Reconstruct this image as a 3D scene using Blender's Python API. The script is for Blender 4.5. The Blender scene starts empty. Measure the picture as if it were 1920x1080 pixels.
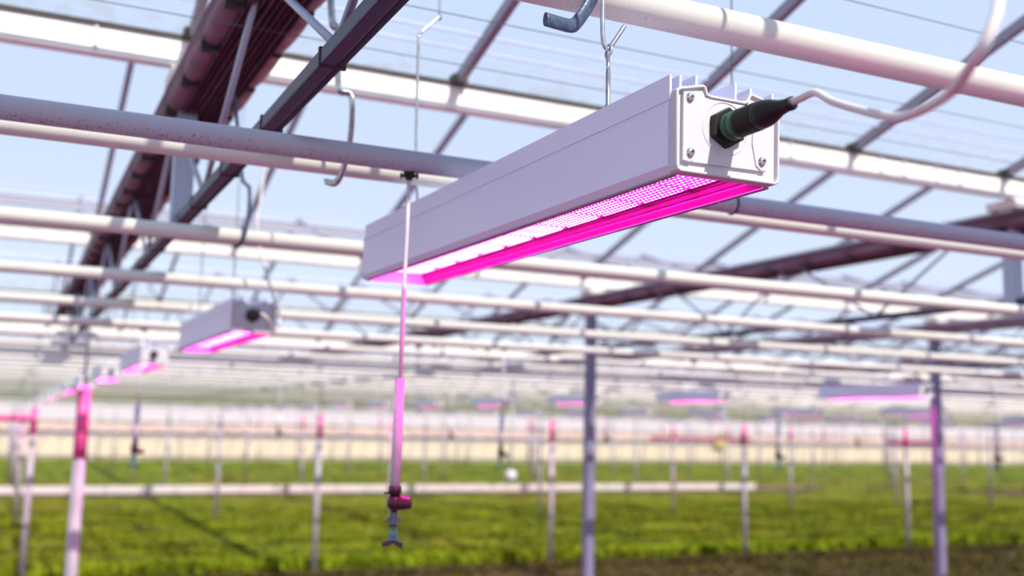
import bpy, math, random
from mathutils import Vector, Matrix
import numpy as np
random.seed(7)
rng = np.random.default_rng(7)
SC = bpy.context.scene
COL = SC.collection
PI = math.pi

# ------------------------------------------------------------------ camera, sky, sun, exposure
EYE = 2.446                                   # camera height above the soil
yaw, pitch, roll = .4416, .1286, .0223
fw = Vector((math.sin(yaw)*math.cos(pitch), math.cos(yaw)*math.cos(pitch), math.sin(pitch)))
rt = Vector((math.cos(yaw), -math.sin(yaw), 0)); up = rt.cross(fw)
r2 = rt*math.cos(roll)+up*math.sin(roll); u2 = -rt*math.sin(roll)+up*math.cos(roll)
cd = bpy.data.cameras.new('camera'); cam = bpy.data.objects.new('camera', cd); COL.objects.link(cam)
cam.matrix_world = Matrix(((r2.x, u2.x, -fw.x, 0), (r2.y, u2.y, -fw.y, 0), (r2.z, u2.z, -fw.z, EYE), (0, 0, 0, 1)))
cd.sensor_width = 36; cd.lens = 1989.81/1920*36
cd.dof.use_dof = True; cd.dof.focus_distance = 1.78; cd.dof.aperture_fstop = 2.4
cd.clip_start = .05; cd.clip_end = 500
SC.camera = cam

W = bpy.data.worlds.new('sky'); SC.world = W; W.use_nodes = True
nt = W.node_tree; nt.nodes.clear()
tc = nt.nodes.new('ShaderNodeTexCoord'); sx = nt.nodes.new('ShaderNodeSeparateXYZ')
cr = nt.nodes.new('ShaderNodeValToRGB'); bg = nt.nodes.new('ShaderNodeBackground'); ow = nt.nodes.new('ShaderNodeOutputWorld')
nt.links.new(tc.outputs['Generated'], sx.inputs[0]); nt.links.new(sx.outputs['Z'], cr.inputs[0])
e = cr.color_ramp.elements
e[0].position = 0.0; e[0].color = (.74, .84, .93, 1)
e[1].position = 1.0; e[1].color = (.46, .58, .95, 1)
for pos_, col_ in ((.12, (.68, .79, .92, 1)), (.25, (.60, .71, .91, 1)), (.42, (.55, .68, .93, 1))):
    q = e.new(pos_); q.color = col_
nt.links.new(cr.outputs[0], bg.inputs[0]); bg.inputs[1].default_value = 1.12
nt.links.new(bg.outputs[0], ow.inputs[0])

sd = bpy.data.lights.new('sun', 'SUN'); sun = bpy.data.objects.new('sun', sd); COL.objects.link(sun)
sd.energy = 6.4; sd.color = (1.0, .91, .78); sd.angle = .0093
az = math.radians(10)
sdir = Vector((-math.sin(az), math.cos(az), -.95*math.cos(az)))       # direction the light travels
sun.rotation_euler = sdir.to_track_quat('-Z', 'Y').to_euler()
sun.location = (0, -5, 12)

vs = SC.view_settings
vs.view_transform = 'Standard'; vs.look = 'None'; vs.gamma = 1; vs.use_curve_mapping = False; vs.exposure = 0.0
SC.cycles.use_denoising = True
SC.cycles.transparent_max_bounces = 40
SC.cycles.max_bounces = 6; SC.cycles.diffuse_bounces = 3; SC.cycles.glossy_bounces = 3
SC.cycles.sample_clamp_indirect = 6.0
SC.cycles.use_light_tree = True
SC.cycles.caustics_reflective = False; SC.cycles.caustics_refractive = False

# ------------------------------------------------------------------ materials
def newmat(name):
    m = bpy.data.materials.new(name); m.use_nodes = True
    return m, m.node_tree, m.node_tree.nodes['Principled BSDF']

def mat(name, col, rough=.5, metal=0.0, noise=0.0, nscale=20.0, bump=0.0, bscale=200.0, spec=.5, col2=None, stretch=None, coat=0.0):
    m, t, b = newmat(name)
    b.inputs['Base Color'].default_value = (*col, 1); b.inputs['Roughness'].default_value = rough
    b.inputs['Metallic'].default_value = metal; b.inputs['Specular IOR Level'].default_value = spec
    b.inputs['Coat Weight'].default_value = coat
    if noise or bump:
        g = t.nodes.new('ShaderNodeNewGeometry')
        src = g.outputs['Position']
        if stretch:
            mp = t.nodes.new('ShaderNodeMapping'); mp.inputs['Scale'].default_value = stretch
            t.links.new(src, mp.inputs['Vector']); src = mp.outputs[0]
    if noise:
        n = t.nodes.new('ShaderNodeTexNoise'); n.inputs['Scale'].default_value = nscale; n.inputs['Detail'].default_value = 5
        t.links.new(src, n.inputs['Vector'])
        mr = t.nodes.new('ShaderNodeMapRange'); mr.inputs[1].default_value = .35; mr.inputs[2].default_value = .7
        t.links.new(n.outputs['Fac'], mr.inputs[0])
        mx = t.nodes.new('ShaderNodeMix'); mx.data_type = 'RGBA'
        c2 = col2 or tuple(c*(1-noise) for c in col)
        mx.inputs[6].default_value = (*col, 1); mx.inputs[7].default_value = (*c2, 1)
        t.links.new(mr.outputs[0], mx.inputs[0]); t.links.new(mx.outputs[2], b.inputs['Base Color'])
    if bump:
        n = t.nodes.new('ShaderNodeTexNoise'); n.inputs['Scale'].default_value = bscale; n.inputs['Detail'].default_value = 2
        t.links.new(g.outputs['Position'], n.inputs['Vector'])
        bp = t.nodes.new('ShaderNodeBump'); bp.inputs['Strength'].default_value = bump; bp.inputs['Distance'].default_value = .002
        t.links.new(n.outputs['Fac'], bp.inputs['Height']); t.links.new(bp.outputs[0], b.inputs['Normal'])
    return m

def pipe_mat(name, col, dirt, amount):
    """white paint with small rust specks and brown water runs, denser on the lower half"""
    m, t, b = newmat(name)
    b.inputs['Roughness'].default_value = .42
    g = t.nodes.new('ShaderNodeNewGeometry')
    n1 = t.nodes.new('ShaderNodeTexNoise'); n1.inputs['Scale'].default_value = 170; n1.inputs['Detail'].default_value = 6; n1.inputs['Roughness'].default_value = .65
    n2 = t.nodes.new('ShaderNodeTexNoise'); n2.inputs['Scale'].default_value = 6; n2.inputs['Detail'].default_value = 4
    for n in (n1, n2): t.links.new(g.outputs['Position'], n.inputs['Vector'])
    s = t.nodes.new('ShaderNodeSeparateXYZ'); t.links.new(g.outputs['Normal'], s.inputs[0])
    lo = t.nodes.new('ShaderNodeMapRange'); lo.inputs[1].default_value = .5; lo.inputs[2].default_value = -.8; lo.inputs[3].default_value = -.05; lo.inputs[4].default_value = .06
    t.links.new(s.outputs['Z'], lo.inputs[0])
    a1 = t.nodes.new('ShaderNodeMath'); a1.operation = 'ADD'; t.links.new(n1.outputs['Fac'], a1.inputs[0]); t.links.new(lo.outputs[0], a1.inputs[1])
    m1 = t.nodes.new('ShaderNodeMapRange'); m1.inputs[1].default_value = .68-amount*.1; m1.inputs[2].default_value = .76-amount*.1
    t.links.new(a1.outputs[0], m1.inputs[0])
    m2 = t.nodes.new('ShaderNodeMapRange'); m2.inputs[1].default_value = .45; m2.inputs[2].default_value = .75; m2.inputs[4].default_value = .35*amount
    t.links.new(n2.outputs['Fac'], m2.inputs[0])
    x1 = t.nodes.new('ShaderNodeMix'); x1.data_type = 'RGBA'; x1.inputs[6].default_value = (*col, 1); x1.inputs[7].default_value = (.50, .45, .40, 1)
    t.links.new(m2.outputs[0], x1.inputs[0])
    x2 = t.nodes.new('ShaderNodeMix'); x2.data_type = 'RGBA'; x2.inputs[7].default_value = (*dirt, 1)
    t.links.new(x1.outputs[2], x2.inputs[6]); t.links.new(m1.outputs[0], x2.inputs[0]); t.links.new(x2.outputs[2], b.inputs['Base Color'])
    return m

def glass_mat():
    """pane with a faint whitewash, algae and drip marks near the gutter"""
    m = bpy.data.materials.new('greenhouse_glass'); m.use_nodes = True; t = m.node_tree; t.nodes.clear()
    out = t.nodes.new('ShaderNodeOutputMaterial')
    tr = t.nodes.new('ShaderNodeBsdfTransparent'); tr.inputs[0].default_value = (.97, .985, 1, 1)
    df = t.nodes.new('ShaderNodeBsdfDiffuse'); tl = t.nodes.new('ShaderNodeBsdfTranslucent')
    g = t.nodes.new('ShaderNodeNewGeometry'); s = t.nodes.new('ShaderNodeSeparateXYZ'); t.links.new(g.outputs['Position'], s.inputs[0])
    low = t.nodes.new('ShaderNodeMapRange'); low.inputs[1].default_value = EYE+1.335+.15; low.inputs[2].default_value = EYE+1.335+.012
    t.links.new(s.outputs['Z'], low.inputs[0])
    n = t.nodes.new('ShaderNodeTexNoise'); n.inputs['Scale'].default_value = 14; n.inputs['Detail'].default_value = 6
    t.links.new(g.outputs['Position'], n.inputs['Vector'])
    nm = t.nodes.new('ShaderNodeMapRange'); nm.inputs[1].default_value = .42; nm.inputs[2].default_value = .62
    t.links.new(n.outputs['Fac'], nm.inputs[0])
    mu = t.nodes.new('ShaderNodeMath'); mu.operation = 'MULTIPLY'; t.links.new(low.outputs[0], mu.inputs[0]); t.links.new(nm.outputs[0], mu.inputs[1])
    cx = t.nodes.new('ShaderNodeMix'); cx.data_type = 'RGBA'; cx.inputs[6].default_value = (.86, .9, .95, 1); cx.inputs[7].default_value = (.55, .47, .28, 1)
    t.links.new(mu.outputs[0], cx.inputs[0])
    for k in (df, tl): t.links.new(cx.outputs[2], k.inputs[0])
    add = t.nodes.new('ShaderNodeMixShader'); t.links.new(df.outputs[0], add.inputs[1]); t.links.new(tl.outputs[0], add.inputs[2])
    n2 = t.nodes.new('ShaderNodeTexNoise'); n2.inputs['Scale'].default_value = 1.3; n2.inputs['Detail'].default_value = 4
    mp = t.nodes.new('ShaderNodeMapping'); mp.inputs['Scale'].default_value = (.35, 3, 3); t.links.new(g.outputs['Position'], mp.inputs[0]); t.links.new(mp.outputs[0], n2.inputs['Vector'])
    base = t.nodes.new('ShaderNodeMapRange'); base.inputs[1].default_value = .3; base.inputs[2].default_value = .75; base.inputs[3].default_value = .03; base.inputs[4].default_value = .12
    t.links.new(n2.outputs['Fac'], base.inputs[0])
    fm = t.nodes.new('ShaderNodeMath'); fm.operation = 'MULTIPLY_ADD'; fm.inputs[1].default_value = .22
    t.links.new(mu.outputs[0], fm.inputs[0]); t.links.new(base.outputs[0], fm.inputs[2])
    mix = t.nodes.new('ShaderNodeMixShader'); t.links.new(fm.outputs[0], mix.inputs[0])
    t.links.new(tr.outputs[0], mix.inputs[1]); t.links.new(add.outputs[0], mix.inputs[2])
    t.links.new(mix.outputs[0], out.inputs[0])
    return m

def led_mat():
    """one lamp board: rows of bright light-emitting points on a magenta glowing board"""
    m = bpy.data.materials.new('led_board'); m.use_nodes = True; t = m.node_tree; t.nodes.clear()
    out = t.nodes.new('ShaderNodeOutputMaterial'); em = t.nodes.new('ShaderNodeEmission')
    tcn = t.nodes.new('ShaderNodeTexCoord')
    sp = t.nodes.new('ShaderNodeSeparateXYZ'); t.links.new(tcn.outputs['Object'], sp.inputs[0])
    P = .0118
    def math_(op, a, b=None):
        n = t.nodes.new('ShaderNodeMath'); n.operation = op
        for i, v in enumerate((a, b)):
            if v is None: continue
            if isinstance(v, (int, float)): n.inputs[i].default_value = v
            else: t.links.new(v, n.inputs[i])
        return n.outputs[0]
    fx = math_('SUBTRACT', math_('FRACT', math_('DIVIDE', math_('ADD', sp.outputs['X'], 1), P)), .5)
    fy = math_('SUBTRACT', math_('FRACT', math_('DIVIDE', math_('ADD', sp.outputs['Y'], 1), P)), .5)
    d2 = math_('ADD', math_('MULTIPLY', fx, fx), math_('MULTIPLY', fy, fy))
    dot = math_('LESS_THAN', d2, .062)
    ns = t.nodes.new('ShaderNodeTexNoise'); ns.inputs['Scale'].default_value = 22; t.links.new(tcn.outputs['Object'], ns.inputs['Vector'])
    var = math_('MULTIPLY', dot, math_('MULTIPLY', ns.outputs['Fac'], 2.0))
    mx = t.nodes.new('ShaderNodeMix'); mx.data_type = 'RGBA'
    mx.inputs[6].default_value = (3.0, .045, 1.4, 1); mx.inputs[7].default_value = (LED, LED*.024, LED*.46, 1)
    mx.clamp_factor = False
    t.links.new(var, mx.inputs[0]); t.links.new(mx.outputs[2], em.inputs[0]); em.inputs[1].default_value = 1.0
    t.links.new(em.outputs[0], out.inputs[0])
    return m
LED = 230.0

def ground_mat():
    m, t, b = newmat('soil'); b.inputs['Roughness'].default_value = .95
    g = t.nodes.new('ShaderNodeNewGeometry'); n = t.nodes.new('ShaderNodeTexNoise'); n.inputs['Scale'].default_value = 3; n.inputs['Detail'].default_value = 8
    t.links.new(g.outputs['Position'], n.inputs['Vector'])
    r = t.nodes.new('ShaderNodeValToRGB'); r.color_ramp.elements[0].position = .35; r.color_ramp.elements[1].position = .68
    r.color_ramp.elements[0].color = (.075, .040, .014, 1); r.color_ramp.elements[1].color = (.13, .085, .03, 1)
    t.links.new(n.outputs['Fac'], r.inputs[0]); t.links.new(r.outputs[0], b.inputs['Base Color'])
    return m

def crop_mat(name, c1, c2):
    m, t, b = newmat(name); b.inputs['Roughness'].default_value = .75; b.inputs['Specular IOR Level'].default_value = .15
    g = t.nodes.new('ShaderNodeNewGeometry')
    mp = t.nodes.new('ShaderNodeMapping'); mp.inputs['Scale'].default_value = (.5, 1.6, 1); t.links.new(g.outputs['Position'], mp.inputs[0])
    n = t.nodes.new('ShaderNodeTexNoise'); n.inputs['Scale'].default_value = 1.1; n.inputs['Detail'].default_value = 8; n.inputs['Roughness'].default_value = .7
    t.links.new(mp.outputs[0], n.inputs['Vector'])
    r = t.nodes.new('ShaderNodeValToRGB'); r.color_ramp.elements[0].position = .38; r.color_ramp.elements[1].position = .66
    r.color_ramp.elements[0].color = (*c1, 1); r.color_ramp.elements[1].color = (*c2, 1)
    t.links.new(n.outputs['Fac'], r.inputs[0]); t.links.new(r.outputs[0], b.inputs['Base Color'])
    return m

M = dict(
    coat=mat('lilac_lit_powder_coat', (.80, .79, .98), .42, bump=.35, bscale=520),  # lilac light on the white lamp body put into the base colour
    coat_smooth=mat('lilac_lit_coat_smooth', (.80, .79, .98), .38),  # same lilac light painted into the smooth white parts
    cap=mat('white_cast_cap', (.58, .57, .62), .45, bump=.15, bscale=420),
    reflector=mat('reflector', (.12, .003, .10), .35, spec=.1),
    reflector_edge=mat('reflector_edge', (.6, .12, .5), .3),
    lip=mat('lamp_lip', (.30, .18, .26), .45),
    black=mat('black_plastic', (.012, .011, .010), .5, bump=.2, bscale=300, spec=.25),
    green=mat('green_anodised_ring', (.028, .085, .045), .38),
    steel=mat('zinc_steel', (.55, .58, .62), .32, metal=.9, noise=.35, nscale=60),
    screwm=mat('stainless_screw', (.62, .62, .62), .25, metal=1.0),
    dark=mat('socket_dark', (.02, .02, .02), .6),
    cable=mat('pale_cable', (.72, .68, .70), .45, noise=.2, nscale=12, col2=(.60, .53, .48)),
    hook=mat('blued_steel_hook', (.085, .12, .20), .42, metal=.35, noise=.5, nscale=90, bump=.5, bscale=150),
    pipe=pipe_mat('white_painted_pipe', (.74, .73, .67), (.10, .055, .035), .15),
    pipe_dirty_shaded=pipe_mat('dirty_shaded_pipe', (.42, .42, .52), (.12, .07, .07), .75),  # real dirt, with blue-grey shade put into the base colour
    pipe_far=mat('white_pipe_plain', (.76, .73, .70), .45),
    gutter=mat('white_gutter', (.93, .90, .84), .45, noise=.12, nscale=3, stretch=(3, 1, .2)),
    seal=mat('dark_seal', (.05, .045, .04), .7),
    bar=mat('glazing_bar_aluminium', (.30, .28, .33), .5, metal=.1),
    joint=mat('pane_joint', (.42, .50, .68), .5),
    glass=glass_mat(),
    post=mat('pale_post', (.40, .35, .42), .45, noise=.2, nscale=5),
    post_thick=mat('galvanised_post', (.23, .21, .33), .42, noise=.25, nscale=4, metal=.2),
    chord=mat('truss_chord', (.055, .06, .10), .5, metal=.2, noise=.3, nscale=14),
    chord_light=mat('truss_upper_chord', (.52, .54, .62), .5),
    strut=mat('truss_strut', (.42, .48, .58), .45, metal=.2),
    cloth=mat('purple_lit_screen_cloth', (.17, .075, .12), .8, noise=.45, nscale=9, stretch=(9, 1, 9)),  # grey-brown cloth with purple lamp light put into its colour
    cloth_light=mat('purple_lit_screen_roll', (.26, .14, .19), .75, noise=.35, nscale=8),  # pinkish lamp light painted into the roll's colour
    cloth_edge_sunlit=mat('screen_edge_sunlit', (.50, .38, .33), .7, noise=.4, nscale=9),  # sunlit right edge of the bundle painted as a beige tone
    clip=mat('screen_clip', (.03, .02, .025), .6),
    tube=mat('white_pvc', (.64, .60, .66), .4, noise=.12, nscale=160),
    maroon=mat('maroon_black_plastic', (.030, .006, .013), .35),
    teal=mat('teal_plastic', (.05, .24, .26), .4),
    grey_green=mat('grey_green_plastic', (.08, .15, .14), .45),
    led=led_mat(),
    soil=ground_mat(),
    cover=mat('purple_bounce_sheet', (.21, .045, .115), .9, noise=.2, nscale=4),  # colour of the unseen sheet, chosen to bounce purple upward
    crop=crop_mat('crop_green', (.055, .068, .002), (.225, .285, .006)),
    crop_edge=crop_mat('crop_edge_green', (.11, .15, .004), (.28, .38, .010)),
    weeds=crop_mat('low_weeds', (.05, .045, .008), (.10, .09, .012)),
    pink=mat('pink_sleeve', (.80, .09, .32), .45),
    boom=mat('white_plank', (.66, .60, .60), .5),
    boom_shaded=mat('shaded_plank', (.30, .19, .24), .6),  # plank colour with purplish shade painted in
    cream=mat('cream_panel', (.66, .56, .45), .6, noise=.08, nscale=.8),
    curtain=mat('pale_pink_curtain', (.62, .46, .46), .7, noise=.22, nscale=.45),
    wallpane=mat('milky_wall_pane', (.52, .48, .56), .4),
    mullion=mat('white_mullion', (.62, .60, .66), .5),
    yellow=mat('yellow_board', (.62, .50, .16), .5),
    cobweb=mat('thin_wire', (.12, .17, .2), .5, metal=.5),
)

# ------------------------------------------------------------------ mesh helpers
class MB:
    def __init__(s): s.v = []; s.f = []; s.m = []; s.sm = []
    def add(s, vs, fs, mi=0, smooth=False):
        o = len(s.v); s.v += [tuple(v) for v in vs]
        for f in fs: s.f.append(tuple(i+o for i in f)); s.m.append(mi); s.sm.append(smooth)
        return s
    def box(s, x0, y0, z0, x1, y1, z1, mi=0):
        v = [(x, y, z) for x in (x0, x1) for y in (y0, y1) for z in (z0, z1)]
        return s.add(v, [(0, 1, 3, 2), (4, 6, 7, 5), (0, 4, 5, 1), (2, 3, 7, 6), (0, 2, 6, 4), (1, 5, 7, 3)], mi)
    def tube(s, pts, r, n=12, mi=0, cap=True, flat=None):
        """tube along a polyline; r a number or one radius per point; flat=(a,b) squashes the section"""
        P = [Vector(p) for p in pts]; R = r if isinstance(r, (list, tuple)) else [r]*len(P)
        T = []
        for i in range(len(P)):
            a = P[max(i-1, 0)]; b = P[min(i+1, len(P)-1)]; d = (b-a)
            T.append(d.normalized() if d.length > 1e-9 else Vector((0, 0, 1)))
        ref = Vector((0, 0, 1)) if abs(T[0].z) < .9 else Vector((1, 0, 0))
        N = (ref-T[0]*ref.dot(T[0])).normalized(); vs = []
        for i in range(len(P)):
            N = (N-T[i]*N.dot(T[i])).normalized(); B = T[i].cross(N)
            fa, fb = flat or (1, 1)
            for k in range(n):
                a = 2*PI*k/n
                vs.append(P[i]+(N*math.cos(a)*fa+B*math.sin(a)*fb)*R[i])
        fs = [(i*n+k, i*n+(k+1) % n, (i+1)*n+(k+1) % n, (i+1)*n+k) for i in range(len(P)-1) for k in range(n)]
        s.add(vs, fs, mi, True)
        if cap:
            o = len(s.v)-len(vs)
            s.f += [tuple(o+k for k in range(n))[::-1], tuple(o+(len(P)-1)*n+k for k in range(n))]; s.m += [mi]*2; s.sm += [False]*2
        return s
    def extrude(s, prof, axis, a, b, mi=0, smooth=False, caps=True):
        """closed 2-D profile extruded along axis 'x' or 'y' from a to b (profile = other two coordinates)"""
        n = len(prof)
        def P(u, w, t): return (t, u, w) if axis == 'x' else ((u, t, w) if axis == 'y' else (u, w, t))
        vs = [P(u, w, a) for u, w in prof]+[P(u, w, b) for u, w in prof]
        fs = [(i, (i+1) % n, n+(i+1) % n, n+i) for i in range(n)]
        s.add(vs, fs, mi, smooth)
        if caps:
            o = len(s.v)-2*n
            s.f += [tuple(range(o, o+n))[::-1], tuple(range(o+n, o+2*n))]; s.m += [mi]*2; s.sm += [False]*2
        return s
    def lathe(s, prof, c=(0, 0, 0), axis='z', n=20, mi=0):
        """profile of (radius, height)"""
        vs = []
        for r_, h in prof:
            for k in range(n):
                a = 2*PI*k/n; x, y = r_*math.cos(a), r_*math.sin(a)
                p = {'z': (x, y, h), 'y': (x, h, y), 'x': (h, x, y)}[axis]
                vs.append((p[0]+c[0], p[1]+c[1], p[2]+c[2]))
        L = len(prof)
        fs = [(i*n+k, i*n+(k+1) % n, (i+1)*n+(k+1) % n, (i+1)*n+k) for i in range(L-1) for k in range(n)]
        s.add(vs, fs, mi, True); o = len(s.v)-len(vs)
        s.f += [tuple(o+k for k in range(n))[::-1], tuple(o+(L-1)*n+k for k in range(n))]; s.m += [mi]*2; s.sm += [False]*2
        return s
    def mesh(s, name, mats):
        me = bpy.data.meshes.new(name); me.from_pydata(s.v, [], s.f)
        for m in (mats if isinstance(mats, (list, tuple)) else [mats]): me.materials.append(m)
        me.polygons.foreach_set('material_index', s.m); me.polygons.foreach_set('use_smooth', s.sm)
        me.update()
        import bmesh
        bm = bmesh.new(); bm.from_mesh(me); bmesh.ops.recalc_face_normals(bm, faces=bm.faces); bm.to_mesh(me); bm.free()
        return me
    def build(s, name, mats, parent=None, loc=(0, 0, 0), bevel=0):
        o = bpy.data.objects.new(name, s.mesh(name, mats)); COL.objects.link(o); o.location = loc
        if parent: o.parent = parent
        if bevel:
            b = o.modifiers.new('bevel', 'BEVEL'); b.width = bevel; b.segments = 2; b.limit_method = 'ANGLE'
        return o

def tag(o, label=None, cat=None, group=None, kind=None):
    if label: o['label'] = label
    if cat: o['category'] = cat
    if group: o['group'] = group
    if kind: o['kind'] = kind
    return o
def empty(name, loc, rz=0):
    o = bpy.data.objects.new(name, None); COL.objects.link(o); o.location = loc; o.rotation_euler = (0, 0, rz); o.empty_display_size = .1
    return o
KIDS = {}
def copy_tree(o, parent=None):
    c = o.copy(); COL.objects.link(c); c.parent = parent
    for ch in list(o.children): copy_tree(ch, c)
    return c
def smooth_path(pts, n=8):
    """Catmull-Rom through the points"""
    P = [Vector(p) for p in pts]; out = []
    for i in range(len(P)-1):
        p0, p1, p2, p3 = P[max(i-1, 0)], P[i], P[i+1], P[min(i+2, len(P)-1)]
        for k in range(n):
            t = k/n
            out.append(.5*((2*p1)+(-p0+p2)*t+(2*p0-5*p1+4*p2-p3)*t*t+(-p0+3*p1-3*p2+p3)*t**3))
    out.append(P[-1]); return out

# ------------------------------------------------------------------ layout numbers (z relative to the soil)
XL, XR = -6.0, 82.0
G0, GS = 3.8625, 4.4575                 # gutters
NG = 14
GZ0, GZ1 = EYE+1.230, EYE+1.335
YB = G0+13*GS+2.3                    # back wall
PZ = EYE+.605                        # heating pipes
def gy(k): return G0+GS*k
TX = [.515, 4.735]+[8.975+4.29*i for i in range(17)]      # truss lines

ORD = ['', 'first', 'second', 'third', 'fourth', 'fifth', 'sixth', 'seventh', 'eighth', 'ninth', 'tenth', 'eleventh', 'twelfth', 'thirteenth', 'fourteenth', 'fifteenth', 'sixteenth']
# ------------------------------------------------------------------ floor, crop
def heightfield(name, x0, x1, nx, y0, y1, ny, zfun, m, label, cat):
    xs = np.linspace(x0, x1, nx); ys = np.linspace(y0, y1, ny)
    X, Y = np.meshgrid(xs, ys); Z = zfun(X, Y)
    v = np.stack([X, Y, Z], -1).reshape(-1, 3)
    i = np.arange(nx*ny).reshape(ny, nx)
    f = np.stack([i[:-1, :-1], i[:-1, 1:], i[1:, 1:], i[1:, :-1]], -1).reshape(-1, 4)
    me = bpy.data.meshes.new(name); me.vertices.add(len(v)); me.vertices.foreach_set('co', v.ravel())
    me.loops.add(f.size); me.loops.foreach_set('vertex_index', f.ravel().astype(np.int32))
    me.polygons.add(len(f)); me.polygons.foreach_set('loop_start', np.arange(0, f.size, 4, dtype=np.int32))
    me.polygons.foreach_set('loop_total', np.full(len(f), 4, dtype=np.int32)); me.materials.append(m); me.update(calc_edges=True)
    o = bpy.data.objects.new(name, me); COL.objects.link(o); tag(o, label, cat, kind='stuff'); return o

fl = MB().box(XL-3, -6, -.3, XR+3, YB+3, 0).build('floor', M['soil']); tag(fl, kind='structure', label='dark brown soil floor of the greenhouse')

gc = MB().box(XL, -6, 0, XR, 12.6, .012).build('bounce_sheet', M['cover']); tag(gc, 'unseen mauve floor sheet added to bounce purple light onto the pipes', 'bounce sheet')  # added out of view to bounce purple onto pipe undersides
def canopy(X, Y):
    z = .045+.02*np.sin(Y*2*PI/.25)+rng.normal(0, .022, X.shape)
    z += .015*np.sin(X*1.7+Y*.9)+.012*np.sin(X*.6-Y*2.3)
    edge = np.clip((Y-17.7)/.15, 0, 1); return np.where(edge > 0, z*edge+.005, -.02)
heightfield('crop_canopy', XL, 37, 520, 17.6, 34.3, 210, canopy, M['crop'], 'green bed of low young plants between the camera and the white plank', 'crop')
heightfield('crop_canopy', XL, XR, 420, 34.3, YB-.35, 150, lambda X, Y: .045+rng.normal(0, .03, X.shape)+.02*np.sin(Y*2.1+.3*X), M['crop'],
            'far green bed of low plants behind the white plank, reaching the cream wall', 'crop')

def tufts(name, n, xr, yr, h, m, label, wd=.03):
    X = rng.uniform(*xr, n); Y = rng.uniform(*yr, n); A = rng.uniform(0, 2*PI, n); Hh = h*rng.uniform(.55, 1.25, n)
    lean = rng.normal(0, .35, (n, 2))*Hh[:, None]
    ca, sa = np.cos(A)*wd, np.sin(A)*wd
    z0 = np.zeros(n)+.01
    a = np.stack([X-ca*.4, Y-sa*.4, z0], -1); b = np.stack([X+ca*.4, Y+sa*.4, z0], -1)
    c = np.stack([X+ca+lean[:, 0]*.5, Y+sa+lean[:, 1]*.5, Hh*.6], -1); d = np.stack([X-ca+lean[:, 0]*.5, Y-sa+lean[:, 1]*.5, Hh*.6], -1)
    t_ = np.stack([X+lean[:, 0], Y+lean[:, 1], Hh], -1)
    v = np.stack([a, b, c, t_, d], 1).reshape(-1, 3)
    f = np.arange(n*5).astype(np.int32)
    me = bpy.data.meshes.new(name); me.vertices.add(n*5); me.vertices.foreach_set('co', v.ravel()); me.loops.add(n*5); me.loops.foreach_set('vertex_index', f)
    me.polygons.add(n); me.polygons.foreach_set('loop_start', np.arange(0, n*5, 5, dtype=np.int32)); me.polygons.foreach_set('loop_total', np.full(n, 5, dtype=np.int32))
    me.materials.append(m); me.update(calc_edges=True)
    o = bpy.data.objects.new(name, me); COL.objects.link(o); tag(o, label, 'crop', kind='stuff'); return o
tufts('crop_leaves', 70000, (-2, 32), (17.8, 29), .11, M['crop'], 'small upright green leaves standing over the front crop bed')
tufts('crop_border', 11000, (-2, 25), (17.55, 18.05), .20, M['crop_edge'], 'bright yellow-green fringe of taller plants along the front edge of the bed', wd=.035)
tufts('weeds', 20000, (-1, 21), (12.5, 17.5), .06, M['weeds'], 'dark olive low weeds on the brown soil in front of the bed')

# ------------------------------------------------------------------ back wall
wb = empty('wall_back', (0, YB, 0)); tag(wb, 'cream and pale pink back wall of the greenhouse', kind='structure')
MB().box(XL-3, 0, 0, XR+3, .12, 1.32).build('lower_panel', M['cream'], wb)
c = MB(); nxx = 900
prof = []
for i in range(nxx+1):
    x = XL-3+(XR-XL+6)*i/nxx; prof.append((x, .06+.03*math.sin(x*5.2)+.02*math.sin(x*13)))
vs_ = [(x, y, z) for z in (1.32, 2.25) for x, y in prof]; n_ = nxx+1
c.add(vs_, [(i, i+1, n_+i+1, n_+i) for i in range(nxx)], 0, True)
vs2 = [(x, y+.02, z) for z in (1.32, 2.25) for x, y in prof]; c.add(vs2, [(i+1, i, n_+i, n_+i+1) for i in range(nxx)], 0, True)
c.build('curtain', M['curtain'], wb)
MB().box(XL-3, .05, 2.25, XR+3, .09, 4.5).build('upper_pane', M['wallpane'], wb)
mu = MB()
for i in range(44):
    x = XL-2+2.1*i; mu.box(x-.035, -.06, 0, x+.035, .0, 3.7)
for z in (1.32, 2.25, 3.2): mu.box(XL-3, -.05, z-.03, XR+3, .0, z+.03)
mu.build('mullion_grid', M['mullion'], wb)

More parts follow.
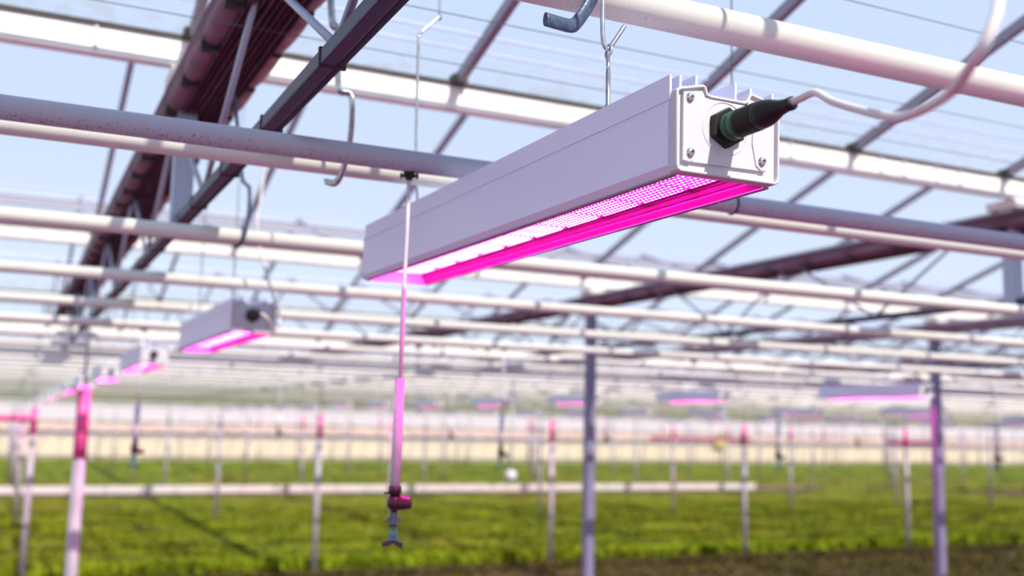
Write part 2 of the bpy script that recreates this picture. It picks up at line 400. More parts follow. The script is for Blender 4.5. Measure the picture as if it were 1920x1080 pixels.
# ------------------------------------------------------------------ glass roof bays
GB_FROM, GB_STEP = .506, 1.025
def bay_z(y_from_gutter): return GZ1+.313*y_from_gutter
XMAX_BARS = {-1: 7.5, 0: 13.7, 1: 21, 2: 31}
for k in range(-2, NG-1):                          # bay between gutter k and k+1
    y0, y1 = gy(k), gy(k+1); ym = (y0+y1)/2; ce = empty('ceiling', (0, y0, 0))
    tag(ce, 'glass roof bay with dark glazing bars between two white gutters', kind='structure')
    L = y1-y0; rz = GZ1+.313*L/2
    gm = MB()
    gm.add([(XL, .0, GZ1), (XR, .0, GZ1), (XR, L/2, rz), (XL, L/2, rz)], [(0, 1, 2, 3)])
    gm.add([(XL, L, GZ1), (XR, L, GZ1), (XR, L/2, rz), (XL, L/2, rz)], [(0, 1, 2, 3)])
    gm.build('glass_pane', M['glass'], ce)
    w = .015
    def bar(mb, x):
        for a, b in ((0, L/2), (L, L/2)):
            s = 1 if b > a else -1
            mb.add([(x-w, a, GZ1-.035), (x+w, a, GZ1-.035), (x+w, b, rz-.035), (x-w, b, rz-.035), (x-w, a, GZ1+.012), (x+w, a, GZ1+.012), (x+w, b, rz+.012), (x-w, b, rz+.012)],
                   [(0, 1, 2, 3), (4, 5, 6, 7), (0, 4, 7, 3), (1, 5, 6, 2), (0, 1, 5, 4)])
    nb = int((XR-XL)/GB_STEP)-1; i0 = -6
    proto = None; rest = MB(); nrest = 0
    for i in range(i0, i0+nb):
        x = GB_FROM+GB_STEP*i
        if k in XMAX_BARS and -1.5 < x < XMAX_BARS[k]:
            if proto is None:
                pm = MB(); bar(pm, 0); proto = pm.mesh('glazing_bar', M['bar'])
            o = bpy.data.objects.new('glazing_bar', proto); COL.objects.link(o); o.parent = ce; o.location = (x, 0, 0)
        else: bar(rest, x); nrest += 1
    r_ = rest.build('glazing_bar', M['bar'], ce); r_['kind'] = 'stuff'
    MB().box(XL, L/2-.034, rz-.050, XR, L/2+.034, rz+.03).build('ridge_beam', M['joint'], ce)
    for d in (.35, .26):
        z = bay_z(d)
        MB().box(XL, L-d-.0035, z-.007, XR, L-d+.0035, z+.003).build('pane_joint', M['joint'], ce)
    MB().box(XL, .5*L-.690, rz-.205-.045, XR, .5*L-.600, rz-.188-.004).build('shade_rail', M['bar'], ce)  # rail added to throw shade along the dirty pipe

# gutters
def gutter_profile():
    h = GZ1-GZ0
    return [(-.078, h), (-.082, .006), (-.076, 0), (.030, .022), (.080, .048), (.078, h), (.064, h), (.062, .060), (-.066, .030), (-.066, h)]
GL = {0: 'nearest sunlit white gutter crossing the frame behind the big lamp', 1: 'second white gutter, seen below the nearest and above the front post top',
      2: 'third white gutter back, blurred behind the white pipes', -1: 'white gutter overhead, behind the camera'}
for k in range(-1, NG):
    g = empty('roof_gutter', (0, gy(k), GZ0)); o3 = ('%s white gutter back from the camera, blurred among the pipes' % ORD[k+1]) if 2 < k < 7 else None
    tag(g, GL.get(k, o3 or 'blurred white roof gutter far back among the pipes'), 'gutter', 'white roof gutters')
    MB().extrude(gutter_profile(), 'x', XL, XR).build('channel', M['gutter'], g)
    MB().box(XL, -.089, GZ1-GZ0-.003, XR, -.060, GZ1-GZ0+.010).build('rubber_seal', M['seal'], g)
    if -1 < k < 4:
        for i in range(0, {0: 8, 1: 16, 2: 24, 3: 30}[k]):
            x = GB_FROM+GB_STEP*i
            o = MB().box(x-.030, -.112, GZ1-GZ0-.008, x+.030, -.056, GZ1-GZ0+.035).build('bar_foot', M['seal'], g)
        for x in TX[:4+2*k]:
            MB().box(x-.07, -.094, -.044, x+.07, .094, -.002).box(x-.044, -.044, -.106, x+.044, .044, -.044).build('bracket', M['gutter'], g)
        if k == 0:
            for i, x in enumerate([-1.1, .19, .98, 2.4, 3.2, 3.75, 3.9, 4.12, 4.28, 5.4, 6.4]):
                MB().box(x-.007, -.0855, .012, x+.007, -.074, GZ1-GZ0-.002).build('joint_strip', M['mullion'], g)

# ------------------------------------------------------------------ lamps
LAMP_L = 1.5
def P2(pts, c=0): return pts
def build_lamp(detail=True):
    root = empty('grow_lamp', (0, 0, 0))
    # aluminium body: chamfered box with a recess below and a deck of fins above
    b = MB()
    prof = [(-.0985, .012), (-.0985, .104), (-.0955, .108), (-.0955, .118), (.0955, .118), (.0955, .108), (.0985, .104), (.0985, .012), (.088, 0), (.080, 0), (.066, .030), (-.066, .030), (-.080, 0), (-.088, 0)]
    b.extrude(prof, 'y', .010, LAMP_L)
    b.build('body', M['coat'], root)
    b = MB()
    for x, h in ((-.0965, .150), (-.079, .152), (-.050, .157), (.023, .157), (.052, .152), (.0945, .150)) if detail else ((-.0965, .150), (.0945, .150)):
        if detail: MB().box(x-.0016, .006, .112, x+.0016, LAMP_L-.004, h).build('cooling_fin', M['coat_smooth'], root)
        else: b.box(x-.0016, .006, .112, x+.0016, LAMP_L-.004, h)
    if not detail: b.build('cooling_fin', M['coat_smooth'], root)
    # reflector strips along the recess and lips with screw holes
    if detail:
        for s in (-1, 1):
            b = MB(); b.extrude([(s*.0805, .0004), (s*.0665, .0296), (s*.0650, .0290), (s*.0790, -.0002)], 'y', .016, LAMP_L-.012)
            for t_, mi_ in ((.30, 1), (.42, 2), (.70, 2)):
                u_ = s*(.0797-.0140*t_); v_ = .0002+.0290*t_
                b.extrude([(u_-s*.0012, v_), (u_-s*.0022, v_+.0010), (u_-s*.0010, v_+.0024), (u_, v_+.0020)], 'y', .018, LAMP_L-.014, mi_)
            b.build('reflector', [M['reflector'], M['reflector_edge'], M['maroon']], root)
            b = MB(); b.box(min(s*.080, s*.0905), .012, -.0022, max(s*.080, s*.0905), LAMP_L-.004, .0006)
            for i in range(18):
                y = .05+i*.0825; b.lathe([(.0030, -.0034), (.0030, -.0018)], (s*.0855, y, 0), 'z', 10, 1)
            b.build('lip', [M['lip'], M['screwm']], root)
    # light boards: ten modules
    nmod = 10 if detail else 1
    seg = (LAMP_L-.05)/nmod
    mesh0 = None
    for i in range(nmod):
        if mesh0 is None:
            b = MB(); x, y = .0605, seg/2-.002
            b.box(-x, -y, 0, x, y, .004, 0)
            if detail:
                for sx_ in (-1, 1):
                    b.box(sx_*.058-.004, -y+.004, -.0025, sx_*.058+.004, -y+.016, 0, 1)
            mesh0 = b.mesh('light_board', [M['led'], M['maroon']])
        o = bpy.data.objects.new('light_board', mesh0); COL.objects.link(o); o.parent = root; o.location = (0, .028+seg*(i+.5), .0255)
    # far end plate
    if detail: MB().extrude([(-.0985, .004), (-.0985, .118), (.0985, .118), (.0985, .004), (.09, -.001), (-.09, -.001)], 'y', LAMP_L, LAMP_L+.006).build('rear_plate', M['coat_smooth'], root)
    # front cap: outline with a notch at the top for the fins, a raised rim and a slightly sunken face
    out = [(-.0965, .124), (-.090, .1285), (-.048, .1385), (-.0425, .136), (-.039, .1255), (-.034, .1240), (.028, .1240), (.033, .1265), (.038, .1375), (.043, .1385), (.079, .131), (.0965, .118),
           (.0945, .012), (.092, .003), (.086, .0), (-.088, .0), (-.0935, .003), (-.0955, .010)]
    cxm, czm = 0, .066
    def inset(d):
        r = []
        n = len(out)
        for i in range(n):
            a = Vector(out[i-1]); p = Vector(out[i]); c_ = Vector(out[(i+1) % n])
            n1 = Vector(((p-a).y, -(p-a).x)).normalized(); n2 = Vector(((c_-p).y, -(c_-p).x)).normalized()
            nn = (n1+n2); nn = nn.normalized() if nn.length > 1e-6 else n1
            k = 1/max(.5, nn.dot(n1)); r.append(p+nn*d*k)
        return [(v.x, v.y) for v in r]
    # outline runs clockwise seen from -Y: make sure the inset goes inward
    test = inset(.004); s_in = 1 if abs(test[14][1]-.004) < .002 else -1
    lay = [(0, .012), (0, -.0085), (.0015, -.0100), (.0035, -.0100), (.0045, -.0088), (.0050, -.0020)]
    vs_ = []; n = len(out)
    for d, y in lay:
        for px, pz in (inset(s_in*d) if d else out): vs_.append((px, y, pz))
    fs = [(i*n+j, i*n+(j+1) % n, (i+1)*n+(j+1) % n, (i+1)*n+j) for i in range(len(lay)-1) for j in range(n)]
    b = MB(); b.add(vs_, fs); o_ = (len(lay)-1)*n
    b.f.append(tuple(o_+j for j in range(n))); b.m.append(0); b.sm.append(False); b.f.append(tuple(range(n))); b.m.append(0); b.sm.append(False)
    if detail:
        # raised pads under the screws, flanked by the slanting ribs
        b.extrude([(-.0845, .017), (-.0825, .1215), (-.048, .1290), (-.0435, .1195), (.0335, .1180), (.040, .1290), (.069, .1225), (.0695, .019)], 'y', -.0072, .0)
        b.extrude([(-.0845, .018), (-.0835, .122), (-.055, .127), (-.0575, .085), (-.066, .020), (-.071, .0165)], 'y', -.0092, -.003)
        b.extrude([(.043, .060), (.046, .113), (.068, .108), (.0690, .020), (.060, .019), (.050, .026)], 'y', -.0092, -.003)
        b.lathe([(.042, -.0068), (.042, -.0080), (.040, -.0086), (.0395, -.0070)], (-.007, 0, .076), 'y', 40)
    b.build('end_cap', M['cap'], root, bevel=.0008 if detail else 0)
    if detail:
        for px, pz in ((-.0725, .1145), (-.0715, .0305), (.0605, .0335)):
            sc_ = MB(); sc_.lathe([(.0068, -.0088), (.0068, -.0100), (.0054, -.0100), (.0054, -.0135), (.0045, -.0148), (.0026, -.0150)], (px, 0, pz), 'y', 20)
            so = sc_.build('screw', M['screwm'], root)
            MB().lathe([(.0024, -.01495), (.0024, -.0153)], (px, 0, pz), 'y', 6).build('screw_socket', M['dark'], so)
    # cable gland and plug
    if detail:
        n6 = []
        for k in range(6):
            a = PI/2+k*PI/3; n6.append((-.007+.0315*math.cos(a), .076+.0315*math.sin(a)))
        MB().extrude(n6, 'y', -.0190, -.0045).build('gland_nut', M['black'], root, bevel=.0015)
        g = MB(); g.lathe([(.0215, -.018), (.0215, -.030), (.0200, -.0305), (.0200, -.0335), (.0215, -.034), (.0215, -.046), (.0195, -.0465), (.0195, -.049)], (-.007, 0, .076), 'y', 28)
        g.build('coupling_ring', M['green'], root)
        p = [(.0190, -.047)]
        for k in range(9):
            y = -.050-k*.0042; p += [(.0212, y), (.0212, y-.0024), (.0198, y-.0028), (.0198, y-.0040)]
        p += [(.0208, -.090), (.0200, -.104), (.0165, -.118), (.0115, -.133), (.0092, -.150), (.0098, -.154), (.0098, -.160), (.0068, -.161)]
        MB().lathe(p, (-.007, 0, .076), 'y', 28).build('plug', M['black'], root)
        for y in (.29, 1.24):
            ey = MB(); ey.tube([(0-.041, y, .115), (-.041, y, .185)], .0040, 10).build('hanging_bolt', M['steel'], root)
    else:
        MB().lathe([(.026, -.004), (.022, -.03), (.0200, -.08), (.018, -.10), (.009, -.15)], (-.007, 0, .076), 'y', 12).build('plug', M['black'], root)
    return root

LX = .961; LZ = EYE+.376
lamp0 = build_lamp(True)
lamp0.location = (LX, 1.284, LZ); lamp0.rotation_euler = (math.radians(.42), 0, 0)
tag(lamp0, 'big white grow lamp hanging in front with glowing pink underside and black plug', 'lamp')
lampF = build_lamp(False)
def cable_part(parent, pts, r=.0053, name='power_cable'):
    """pts in world coordinates; made local to the lamp"""
    inv = Matrix.Translation(-parent.location) if parent.rotation_euler.x == 0 else (Matrix.Translation(parent.location) @ parent.rotation_euler.to_matrix().to_4x4()).inverted()
    q = [inv @ Vector(p) for p in smooth_path(pts, 10)]
    return MB().tube(q, r, 14).build(name, M['cable'], parent)
cable_pts = [(.955, 1.140, .4515), (.951, 1.105, .4555), (.924, 1.052, .433), (.929, 1.018, .421), (.918, .960, .393), (.890, .888, .362), (.867, .835, .345), (.831, .764, .334),
             (.786, .697, .324), (.746, .638, .328), (.749, .622, .352), (.777, .637, .387), (.858, .698, .470), (1.131, .923, .724), (1.30, 1.10, 1.0), (1.34, 1.28, 1.55)]
cable_pts = [(x, y, z+EYE) for x, y, z in cable_pts]
cable_pts[0] = (.954, 1.130, EYE+.4525); cable_pts[1] = (.9535, 1.108, EYE+.4525)
cable_pts[2] = (.946, 1.068, EYE+.4490)

LG = 'grow lamps hanging in rows'
WC = {}
def roof_under(y):
    d = (y-G0) % GS; return GZ1+.313*min(d, GS-d)-.03
def wires(o, y):
    for dy in (.29, 1.24):
        k = round(y+dy, 3)
        if k not in WC:
            WC[k] = MB().tube([(0, 0, 0), (0, 0, roof_under(y+dy)-LZ-.11)], .0035, 6).mesh('hanging_wire', M['steel'])
        w = bpy.data.objects.new('hanging_wire', WC[k]); COL.objects.link(w); w.parent = o; w.location = (-.041, dy, .11)
def hang_lamp(x, y, label, full=False):
    src = lamp0src if full else lampF
    o = copy_tree(src); o.location = (x, y, LZ); o.rotation_euler = (0, 0, 0)
    wires(o, y)
    tag(o, label, 'lamp', LG); return o
lamp0src = lamp0
LY = [1.284+3.397*i for i in range(15)]
near_l = {1: 'smaller white grow lamp second in the left row, its black plug facing us', 2: 'third lamp of the left row, small blurred white box over a pink streak',
          3: 'fourth lamp of the left row, tiny and just above the pink-topped left posts'}
ladd = []
for i in range(1, 13):
    o = hang_lamp(LX, LY[i], near_l.get(i, '%s lamp back in the left row, a tiny pink glow' % ORD[i+1]), i < 3)
    ladd.append(o)
RX = [8.56, 16.15, 23.75, 31.35, 38.95, 46.5]
rl = {(0, 2): 'widest lavender-lit grow lamp side-on at the right beside the tall right post', (0, 3): 'lavender-lit grow lamp side-on between the two tall posts',
      (0, 4): 'lavender-lit grow lamp with bright pink edge just left of the tall middle post'}
for j, x in enumerate(RX):
    for i in range(1, 14):
        y = LY[i]
        if x/y > 1.32 or y > YB-2: continue
        hang_lamp(x, y, rl.get((j, i), ('small lavender-lit lamp %s back in the row right of centre' % ORD[i-1]) if j == 0 else 'small blurred lavender-lit lamp hanging far back over the green beds'), False)
cable_part(lamp0, cable_pts)
l2 = ladd[0]
cable_part(l2, [(.954, 4.53, EYE+.4525), (.98, 4.50, EYE+.43), (1.02, 4.56, EYE+.395), (1.057, 4.60, EYE+.40), (1.057, 4.62, EYE+.463), (1.01, 4.64, EYE+.602), (.967, 4.65, EYE+.742), (.949, 4.66, EYE+.86), (.965, 4.67, EYE+1.007), (.994, 4.68, EYE+1.3)])
for ch in list(lampF.children): bpy.data.objects.remove(ch)
bpy.data.objects.remove(lampF)

# ------------------------------------------------------------------ heating pipes
def pipe(y, z, r, m, label, n=24, group='white heating pipes under the roof', x0=XL, x1=XR):
    o = MB().tube([(x0, y, z), ((x0+x1)/2, y, z), (x1, y, z)], r, n).build('heating_pipe', m)
    return tag(o, label, 'pipe', group)
pipe(1.70, EYE+.817, .0345, M['pipe'], 'thick white pipe crossing the top right corner above the big lamp', 40)
pipe(2.29, PZ, .0255, M['pipe_dirty_shaded'], 'shaded dirty white pipe carrying the sprinkler, running behind the big lamp', 32)
pipe(2.58, EYE+.643, .0235, M['pipe'], 'sunlit cream-white pipe just behind the shaded dirty one', 32)
pl = {1: 'white pipe passing just above the second hanging lamp row start', 2: 'white pipe behind the far end of the big lamp, below the next nearer pipe'}
pl = {1: 'blurred white pipe that meets the far end of the big lamp', 2: 'blurred white pipe passing just under the far end of the big lamp',
      3: 'blurred white pipe passing just above the second lamp of the left row'}
for k in range(1, 36):
    pipe(2.29+1.265*k, PZ, .0255, M['pipe'] if k < 4 else M['pipe_far'], pl.get(k, ('blurred white pipe, %s back from the dirty pipe that carries the sprinkler' % ORD[k]) if k < 9 else 'far white heating pipe in the dense blurred layers under the roof'), 16 if k < 8 else 10)

# ------------------------------------------------------------------ trusses and folded screens
ZB, ZT = EYE+.691, EYE+1.131
YT0, YT1 = gy(-1), gy(12)
pitchT = GS/6
truss_l = {0: 'dark steel roof truss at upper left beneath the folded purple-lit screen', 1: 'roof truss running back from the right edge at mid height', 2: 'roof truss with dark lower chord at the far right'}
t_far = None
for i, x in enumerate(TX):
    if i < 3 or t_far is None:
        t = empty('roof_truss', (x, YT0, 0))
        L = (gy(2) if i == 0 else YT1)-YT0
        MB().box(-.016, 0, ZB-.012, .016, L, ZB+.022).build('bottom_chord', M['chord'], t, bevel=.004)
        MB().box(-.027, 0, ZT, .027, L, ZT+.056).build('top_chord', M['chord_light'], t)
        if i < 2:
            MB().tube([(.0255, 0, ZB-.001), (.0255, L, ZB-.001)], .0095, 12).build('conduit', M['chord'], t)
            for q in range(0, 22):
                y = 1.5+q*.52; MB().box(-.0185, y-.005, ZB-.0145, .036, y+.005, ZB+.0245).build('strap', M['clip'], t)
        n = int(L/pitchT); rest = MB(); off = (2.625-YT0) % pitchT - pitchT
        for q in range(n+1):
            yb = off+q*pitchT; s = 1 if q % 2 == 0 else -1
            pts = [(0, yb, ZB+.01) if q % 2 == 0 else (0, yb, ZT), (0, yb+pitchT*.5 if False else yb+pitchT, ZT) if q % 2 == 0 else (0, yb+pitchT, ZB+.01)]
            if min(p[1] for p in pts) < 0 or max(p[1] for p in pts) > L: continue
            if i < 3 and yb < 27: MB().tube(pts, .0092, 8).build('strut', M['strut'], t)
            else: rest.tube(pts, .010, 5)
        rest.build('strut' if i < 3 else 'strut_lattice', M['strut'], t)['kind'] = 'stuff'
        for k in range(0, 12):
            y = gy(k)-YT0
            if y > L-.04: continue
            if i < 3 and k % 2 == 0: MB().box(-.034, y-.034, ZB-.02, .034, y+.034, GZ0-.04).build('upright', M['strut'], t)
        if i >= 3: t_far = t
    else:
        t = copy_tree(t_far); t.location = (x, YT0, 0)
    tag(t, truss_l.get(i, 'far roof truss, a thin slanting dark line between the white pipes'), 'truss', 'roof trusses')

def screen_detail(x, y0, y1, full):
    r = empty('folded_screen', (x, 0, 0)); cx = .05; q_ = 1.25
    # pleated middle
    b = MB(); n = 17; prof = []
    for i in range(n):
        u = -.069+.144*i/(n-1); prof.append((u+cx, ZT-.044+(.012 if i % 2 else -.015)+random.uniform(-.004, .004)))
    prof += [(cx+.075, ZT-.004), (cx-.069, ZT-.004)]
    b.extrude(prof, 'y', y0, y1).build('pleats', M['cloth'], r)
    # bulging roll on the left, tied at even steps
    st = .375; N = int((y1-y0)/st)
    if full:
        b = MB(); pts = []; R = []
        for i in range(N*8+1):
            y = y0+st*i/8; ph = (i % 8)/8
            pts.append((cx-.090, y, ZT-.022)); R.append(.0270+.0085*abs(math.sin(PI*ph))**.6)
        b.tube(pts, R, 14, flat=(.9, 1.1)).build('roll', M['cloth_light'], r)
        b = MB().extrude([(cx-.122, ZT-.036), (cx-.128, ZT+.030), (cx-.110, ZT+.034), (cx-.110, ZT+.015)], 'y', y0, y1).build('hem', M['cloth'], r)
        pts = []; R = []
        for i in range(N*8+1):
            y = y0+st*i/8; ph = (i % 8)/8
            pts.append((cx+.098, y, ZT-.019)); R.append(.0195+.0075*abs(math.sin(PI*ph))**.6)
        MB().tube(pts, R, 12, flat=(1, 1.1)).build('edge_strip', M['cloth_edge_sunlit'], r)
        for i in range(0, min(N, 40)):
            y = y0+st*i
            MB().box(cx-.125, y-.012, ZT-.065, cx-.069, y+.012, ZT-.038).build('clip', M['clip'], r); MB().box(cx+.078, y-.009, ZT-.048, cx+.112, y+.009, ZT-.035).build('clip', M['clip'], r)
    else:
        b = MB().box(cx-.138, y0, ZT-.062, cx-.069, y1, ZT+.025).build('roll', M['cloth_light'], r)
        b = MB().box(cx+.075, y0, ZT-.044, cx+.122, y1, ZT+.025).build('edge_strip', M['cloth_edge_sunlit'], r)
    return r
sl = {0: 'wide folded purple-lit brown screen cloth running up the upper left of the photo', 1: 'folded mauve-lit screen along the truss at the right edge', 2: 'folded screen along the far right truss'}
for i, x in enumerate(TX[:14]):
    tag(screen_detail(x, -1.4 if i == 0 else 0.5, gy(2)+1.0 if i == 0 else gy(11), i < 2), sl.get(i, 'far folded mauve-lit screen strip under the roof, mostly hidden by pipes'), 'screen', 'folded shade screens')

# ------------------------------------------------------------------ posts
PM = {}
def slim_post(x, y, w, top, ztop, label, sleeve):
    """slim post: pale tube up to lamp height, thin rod above it; the front ones wear a pink sleeve at the top"""
    p = empty('steel_post', (x, y, 0)); key = (w, round(top, 2), sleeve)
    if key not in PM:
        zs = EYE-.30 if sleeve else top
        PM[key] = [('shaft', MB().tube([(0, 0, -.05), (0, 0, zs)], w/2, 16).mesh('shaft', M['post'])),
                   ('support_rod', MB().tube([(0, 0, top-.01), (0, 0, ztop)], .011, 8).mesh('support_rod', M['strut']))]
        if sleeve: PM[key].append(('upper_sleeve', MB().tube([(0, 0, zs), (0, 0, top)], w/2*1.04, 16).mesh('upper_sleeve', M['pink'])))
    for nm, me in PM[key]:
        o = bpy.data.objects.new(nm, me); COL.objects.link(o); o.parent = p
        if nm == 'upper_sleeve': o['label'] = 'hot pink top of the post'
    return tag(p, label, 'post', 'steel posts standing in the crop')
def post(x, y, w, m, ztop, label, shoe=True):
    p = empty('steel_post', (x, y, 0))
    MB().box(-w/2, -w/2, -.05, w/2, w/2, ztop).build('shaft', m, p, bevel=w*.22)
    if shoe: MB().box(-w*.72, -w*.72, -.05, w*.72, w*.72, .06).build('foot_sleeve', M['post'], p)
    return tag(p, label, 'post', 'steel posts standing in the crop')
post(4.728, 8.32, .090, M['post_thick'], GZ0-.105, 'tall thick blue-grey post just right of centre, cut by the bottom edge')
post(8.956, 8.32, .095, M['post_thick'], GZ0-.105, 'tall thick blue-grey post near the right edge, cut by the bottom edge')
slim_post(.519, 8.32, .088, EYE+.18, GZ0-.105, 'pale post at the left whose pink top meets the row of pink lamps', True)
rowa = {0: 'pale slim post nearest the left edge, running off the bottom', 1: 'slim pale post left of the sprinkler with a hot pink top',
        2: 'slim pale post directly left of the thick centre post', 3: 'slim pale post midway between the two thick posts', 4: 'slim pale post just left of the thick right post'}
for r_i in range(0, 6):
    y = 17.325+8.915*r_i
    for j in range(-1, 20):
        x = .415+4.325*j
        if x > XR-1 or x/y > 1.4: continue
        w = .092
        lab = rowa.get(j) if r_i == 0 else None
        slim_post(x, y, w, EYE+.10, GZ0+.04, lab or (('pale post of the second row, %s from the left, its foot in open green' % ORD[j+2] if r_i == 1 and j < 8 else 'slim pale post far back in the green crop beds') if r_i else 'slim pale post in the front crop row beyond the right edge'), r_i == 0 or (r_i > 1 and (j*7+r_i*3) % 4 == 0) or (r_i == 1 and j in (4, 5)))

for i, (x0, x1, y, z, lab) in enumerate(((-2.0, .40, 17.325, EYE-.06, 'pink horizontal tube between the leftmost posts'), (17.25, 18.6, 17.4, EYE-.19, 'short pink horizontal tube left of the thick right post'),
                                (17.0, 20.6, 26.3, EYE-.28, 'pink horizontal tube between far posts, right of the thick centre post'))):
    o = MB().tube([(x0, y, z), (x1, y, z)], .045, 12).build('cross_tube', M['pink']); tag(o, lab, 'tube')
# ------------------------------------------------------------------ white plank across the beds, sundries by the wall
bo = empty('white_plank', (0, 34.5, 0)); tag(bo, 'long white plank lying across the green beds at mid depth', 'plank')
MB().box(XL, 0, .05, 27.2, .12, .36).build('face_board', M['boom'], bo)
MB().box(XL, -.06, .0, 27.2, .0, .13).build('shade_strip', M['boom_shaded'], bo)  # shaded bottom of the white plank, painted as a strip
MB().box(27.2, 0, 0, 30.4, .12, .21).build('shadow_piece', M['boom_shaded'], bo)  # dark shadow beyond the plank's end, built as a solid piece
yb_ = empty('yellow_board', (47.3, YB-.35, 0)); tag(yb_, 'small yellow board standing against the cream back wall', 'board')
MB().box(-.55, 0, 1.25, .55, .03, 2.1).build('face', M['yellow'], yb_)
MB().box(-.04, .03, 0, .04, .07, 2.0).build('stake', M['post'], yb_)
fs_ = empty('hanging_sensor', (6.51, 2.29+1.265*9, EYE-.74)); tag(fs_, 'pale round sensor hanging on a thin grey tube left of the slim centre post', 'sensor')
MB().tube([(0, 0, .1), (0, 0, 1.325)], .012, 8).build('tube', M['strut'], fs_)
MB().lathe([(.01, .12), (.07, .10), (.085, .04), (.075, -.02), (.02, -.05)], (0, 0, .0), 'z', 16).build('shell', M['tube'], fs_)

# ------------------------------------------------------------------ sprinklers
def sprinkler(x, y, zp, drop, label, lean=(0, 0)):
    """hangs from the pipe at (x, y), bottom of pipe at zp"""
    s = empty('hanging_sprinkler', (x, y, zp))
    L1 = .468*drop; L2 = .707*drop; k = drop
    c = MB(); c.box(-.012, -.006, -.012, .012, .006, .002); c.lathe([(.0075, -.018), (.0075, -.004)], (0, 0, 0), 'z', 12)
    c.box(-.020, -.004, -.010, .020, .004, -.005); c.box(-.021, -.006, -.013, -.017, .006, -.002); c.box(.017, -.006, -.013, .021, .006, -.002)
    c.build('hanger_clip', M['black'], s)
    MB().tube([(0, 0, -.012), (.0005, 0, -L1*.3), (-.001, 0, -L1*.65), (.001, 0, -L1-.01)], .0048, 12).build('drop_tube', M['tube'], s)
    MB().lathe([(.0085, -L1), (.0112, -L1), (.0112, -L2), (.0085, -L2)], (0, 0, 0), 'z', 20).build('weight_sleeve', M['tube'], s)
    z0 = -L2
    a = MB(); a.lathe([(.0142, z0+.002), (.0150, z0-.004), (.0150, z0-.013), (.0125, z0-.015), (.008, z0-.022)], (0, 0, 0), 'z', 20); a.box(-.023, -.006, z0-.015, -.012, .006, z0-.011)
    a.build('collar', M['maroon'], s)
    v = MB(); zc = z0-.034; v.lathe([(.003, zc+.0165), (.011, zc+.0150), (.0165, zc+.006), (.0172, zc-.002), (.0150, zc-.010), (.008, zc-.0160), (.003, zc-.017)], (0, 0, 0), 'z', 22)
    v.lathe([(.0155, .004), (.0168, .010), (.0160, .022), (.0130, .032), (.0135, .037), (.0100, .0385), (.009, .033)], (0, 0, zc), 'x', 22)
    v.build('valve_body', M['maroon'], s)
    z1 = zc-.016
    MB().lathe([(.0085, z1+.002), (.0085, z1-.003), (.006, z1-.004), (.0058, z1-.0085)], (0, 0, 0), 'z', 14).build('neck', M['maroon'], s)
    z2 = z1-.008
    w = MB(); w.lathe([(.0088, z2+.002), (.0088, z2-.001), (.0070, z2-.003), (.0078, z2-.016), (.0060, z2-.023), (.0060, z2-.026)], (0, 0, 0), 'z', 16)
    for sg in (-1, 1):
        w.extrude([(sg*.006, z2-.006), (sg*.010, z2-.008), (sg*.0165, z2-.0125), (sg*.0185, z2-.0165), (sg*.0160, z2-.0195), (sg*.006, z2-.0195)], 'y', -.002, .002)
    w.build('winged_nut', M['grey_green'], s)
    z3 = z2-.025
    MB().lathe([(.0085, z3+.001), (.0085, z3-.003), (.006, z3-.0035)], (0, 0, 0), 'z', 14).build('neck_ring', M['maroon'], s)
    fr = MB()
    for sg in (-1, 1): fr.extrude([(sg*.0052, z3-.002), (sg*.0082, z3-.003), (sg*.0096, z3-.018), (sg*.0066, z3-.018)], 'y', -.004, .004)
    fr.box(-.0082, -.004, z3-.006, .0082, .004, z3-.002); fr.box(-.0098, -.004, z3-.034, .0098, .004, z3-.018)
    fr.lathe([(.0032, z3-.006), (.0028, z3-.010), (.0014, z3-.014)], (0, 0, 0), 'z', 10)
    fo = fr.build('nozzle_frame', M['teal'], s)
    MB().box(-.0045, -.0046, z3-.0285, .0045, -.0040, z3-.0265).box(-.0045, -.0046, z3-.0285, -.0030, -.0040, z3-.022).box(.0030, -.0046, z3-.0285, .0045, -.0040, z3-.022).build('slot', M['dark'], fo)
    z4 = z3-.034
    sp_ = MB(); sp_.extrude([(-.0225, z4-.0145), (-.0225, z4-.005), (-.008, z4+.0005), (.008, z4+.0005), (.0225, z4-.004), (.0225, z4-.0165), (.012, z4-.0125), (.002, z4-.0065), (-.008, z4-.012)], 'y', -.006, .006)
    sp_.build('spinner', M['maroon'], s)
    return tag(s, label, 'sprinkler', 'sprinklers hanging from the pipes')
cosr = Matrix.Rotation(-.4416, 4, 'Z')
main = sprinkler(.812, 2.29, EYE+.578, 1.02, 'sharp pink-lit sprinkler hanging in front of the big lamp')
main.rotation_euler = (0, math.radians(.6), -.4416)
for x, lab in ((.795, 'small blurred sprinkler hanging below the third lamp of the left row'), (3.42, 'blurred white sprinkler tube hanging left of the thick centre post'),
               (6.05, 'small sprinkler with dark nozzle between the two thick posts'), (8.70, 'small sprinkler with dark nozzle right of the thick right post')):
    o = copy_tree(main); o.location = (x, 2.29+1.265*4, PZ-.0255); tag(o, lab, 'sprinkler'); o.scale = (1.6, 1.6, 1.06)
for x in (.79, 3.4, 6.0, 8.7, 11.4, 14.0):
    o = copy_tree(main); o.location = (x+.1, 2.29+1.265*10, PZ-.0255); o.scale = (1.6, 1.6, 1.0); tag(o, 'tiny far sprinkler hanging over the green crop', 'sprinkler')

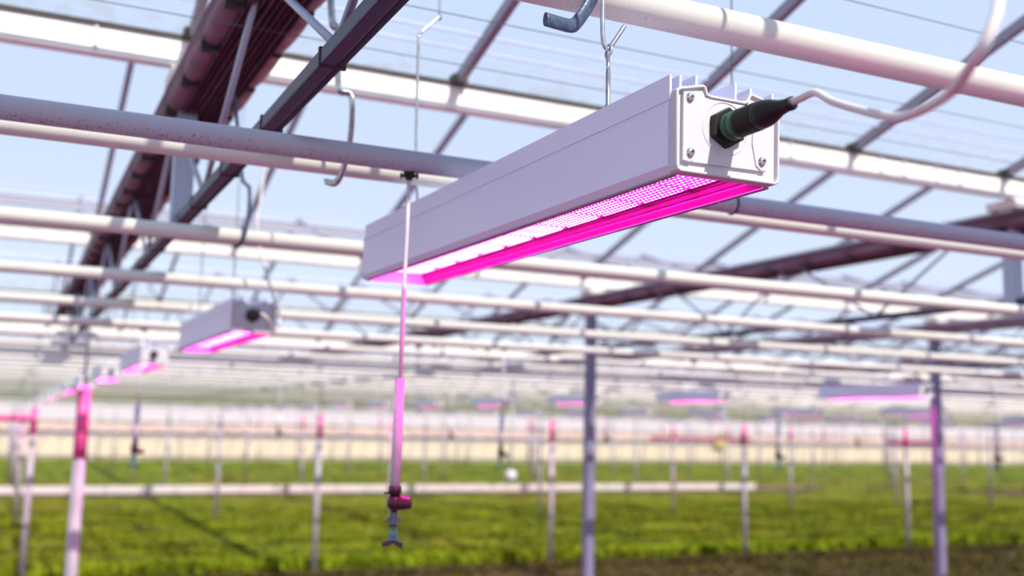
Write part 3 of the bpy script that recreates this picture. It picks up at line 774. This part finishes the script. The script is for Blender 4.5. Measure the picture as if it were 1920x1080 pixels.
# ------------------------------------------------------------------ hooks, rods and wires near the camera
def rel(pts): return [(x, y, z+EYE) for x, y, z in pts]
h = MB(); 
jp = rel([(.822, 1.625, .7215), (.852, 1.630, .7215), (.884, 1.640, .7260), (.905, 1.652, .745), (.930, 1.66, .782), (.950, 1.655, .83), (.962, 1.655, .90), (.965, 1.68, 1.1), (.965, 1.70, 1.60)])
h.tube(smooth_path(jp, 6), .0115, 16, flat=(1.15, .62)).build('pipe_hook', M['hook'])
tag(bpy.data.objects['pipe_hook'], 'dark blue steel hook cradling the thick white pipe at the top', 'hook')
# rod that carries the front end of the big lamp
rd = empty('hanging_rod', (.918, 1.57, EYE+.56)); rd_o = Vector((.918, 1.57, EYE+.56))
def local(pts, o): return [Vector(p)-o for p in pts]
up_rod = smooth_path(rel([(.906, 1.57, 1.62), (.907, 1.57, 1.0), (.908, 1.57, .76), (.909, 1.57, .69), (.913, 1.57, .671), (.920, 1.570, .6655), (.928, 1.568, .676), (.938, 1.566, .692), (.950, 1.564, .712)]), 6)
MB().tube(local(up_rod, rd_o), .0041, 12).build('hook_rod', M['steel'], rd)
ring = [(.9205, 1.57+.0085*math.sin(a), EYE+.6620+.0115*math.cos(a)) for a in [PI+.35+i*(2*PI-.7)/16 for i in range(17)]]
ring = [(.9195+.004*math.sin(a), y, z) for (x, y, z), a in zip(ring, [i*.2 for i in range(17)])]
ring = [(.9205, 1.570, EYE+.640)]+ring+[(.9205, 1.570, EYE+.640)]
MB().tube(local(ring, rd_o), .0028, 10, cap=True).build('eye_ring', M['steel'], rd)
MB().tube(local(rel([(.9205, 1.57, .645), (.9210, 1.57, .622)]), rd_o), .0036, 10).build('eye_shank', M['steel'], rd)
MB().tube(local(rel([(.9210, 1.57, .624), (.9215, 1.57, .49)]), rd_o), .0044, 12).build('threaded_stud', M['steel'], rd)
tag(rd, 'shiny steel hook and eye rod carrying the front end of the big lamp', 'rod')
r2o = MB().tube(smooth_path(rel([(.955, 2.50, 1.63), (.954, 2.50, 1.10), (.955, 2.50, 1.062), (.928, 2.50, 1.03), (.902, 2.50, 1.000), (.899, 2.50, .97), (.902, 2.50, .687), (.916, 2.50, .50)]), 5), .0036, 10).build('bent_rod', M['steel'])
tag(r2o, 'thin kinked steel rod holding the far end of the big lamp', 'rod')
gh = MB().tube(smooth_path(rel([(.60, 2.40, 1.60), (.636, 2.40, 1.004), (.655, 2.405, .940), (.663, 2.41, .88), (.668, 2.42, .815), (.676, 2.42, .788), (.698, 2.42, .785), (.706, 2.42, .755), (.716, 2.46, .68), (.716, 2.50, .630), (.715, 2.54, .603), (.714, 2.585, .600), (.706, 2.63, .612)]), 6), .0085, 12, flat=(1.1, .6)).build('pipe_hook', M['steel'])
tag(gh, 'grey zinc hook hanging behind the dirty pipe and cupping the cream pipe', 'hook')
h3 = MB().tube(smooth_path(rel([(.60, 3.5, 1.2), (.651, 3.5, .826), (.668, 3.5, .776), (.682, 3.5, .76), (.684, 3.5, .676), (.675, 3.51, .60), (.664, 3.54, .572), (.655, 3.57, .575)]), 6), .0065, 10, flat=(1, .6)).build('pipe_hook', M['hook'])
tag(h3, 'small dark hook holding a pipe above the second lamp', 'hook')
wr = empty('wire_hanger', (1.735, 2.29, PZ)); tag(wr, 'thin wire with a black ring clipped round the dirty pipe right of the big lamp', 'wire')
MB().tube([(0, 0, .02), (0, 0, 1.35)], .0022, 8).build('wire', M['cobweb'], wr)
MB().tube([(.0, .0272*math.cos(a), .0272*math.sin(a)) for a in [i*2*PI/24 for i in range(25)]], .0028, 8).build('ring', M['black'], wr)
# thin screen wires across the trusses
for i, (y, z) in enumerate(((1.9, 1.05), (2.45, 1.05), (2.8, 1.05), (4.3, 1.05), (5.4, 1.05), (6.5, 1.05))):
    o = MB().tube([(XL, y, EYE+z), (XR, y, EYE+z)], .0014, 6).build('screen_wire', M['cobweb'])
    tag(o, 'thin dark wire stretched across just beneath the folded screens', 'wire', 'screen wires')
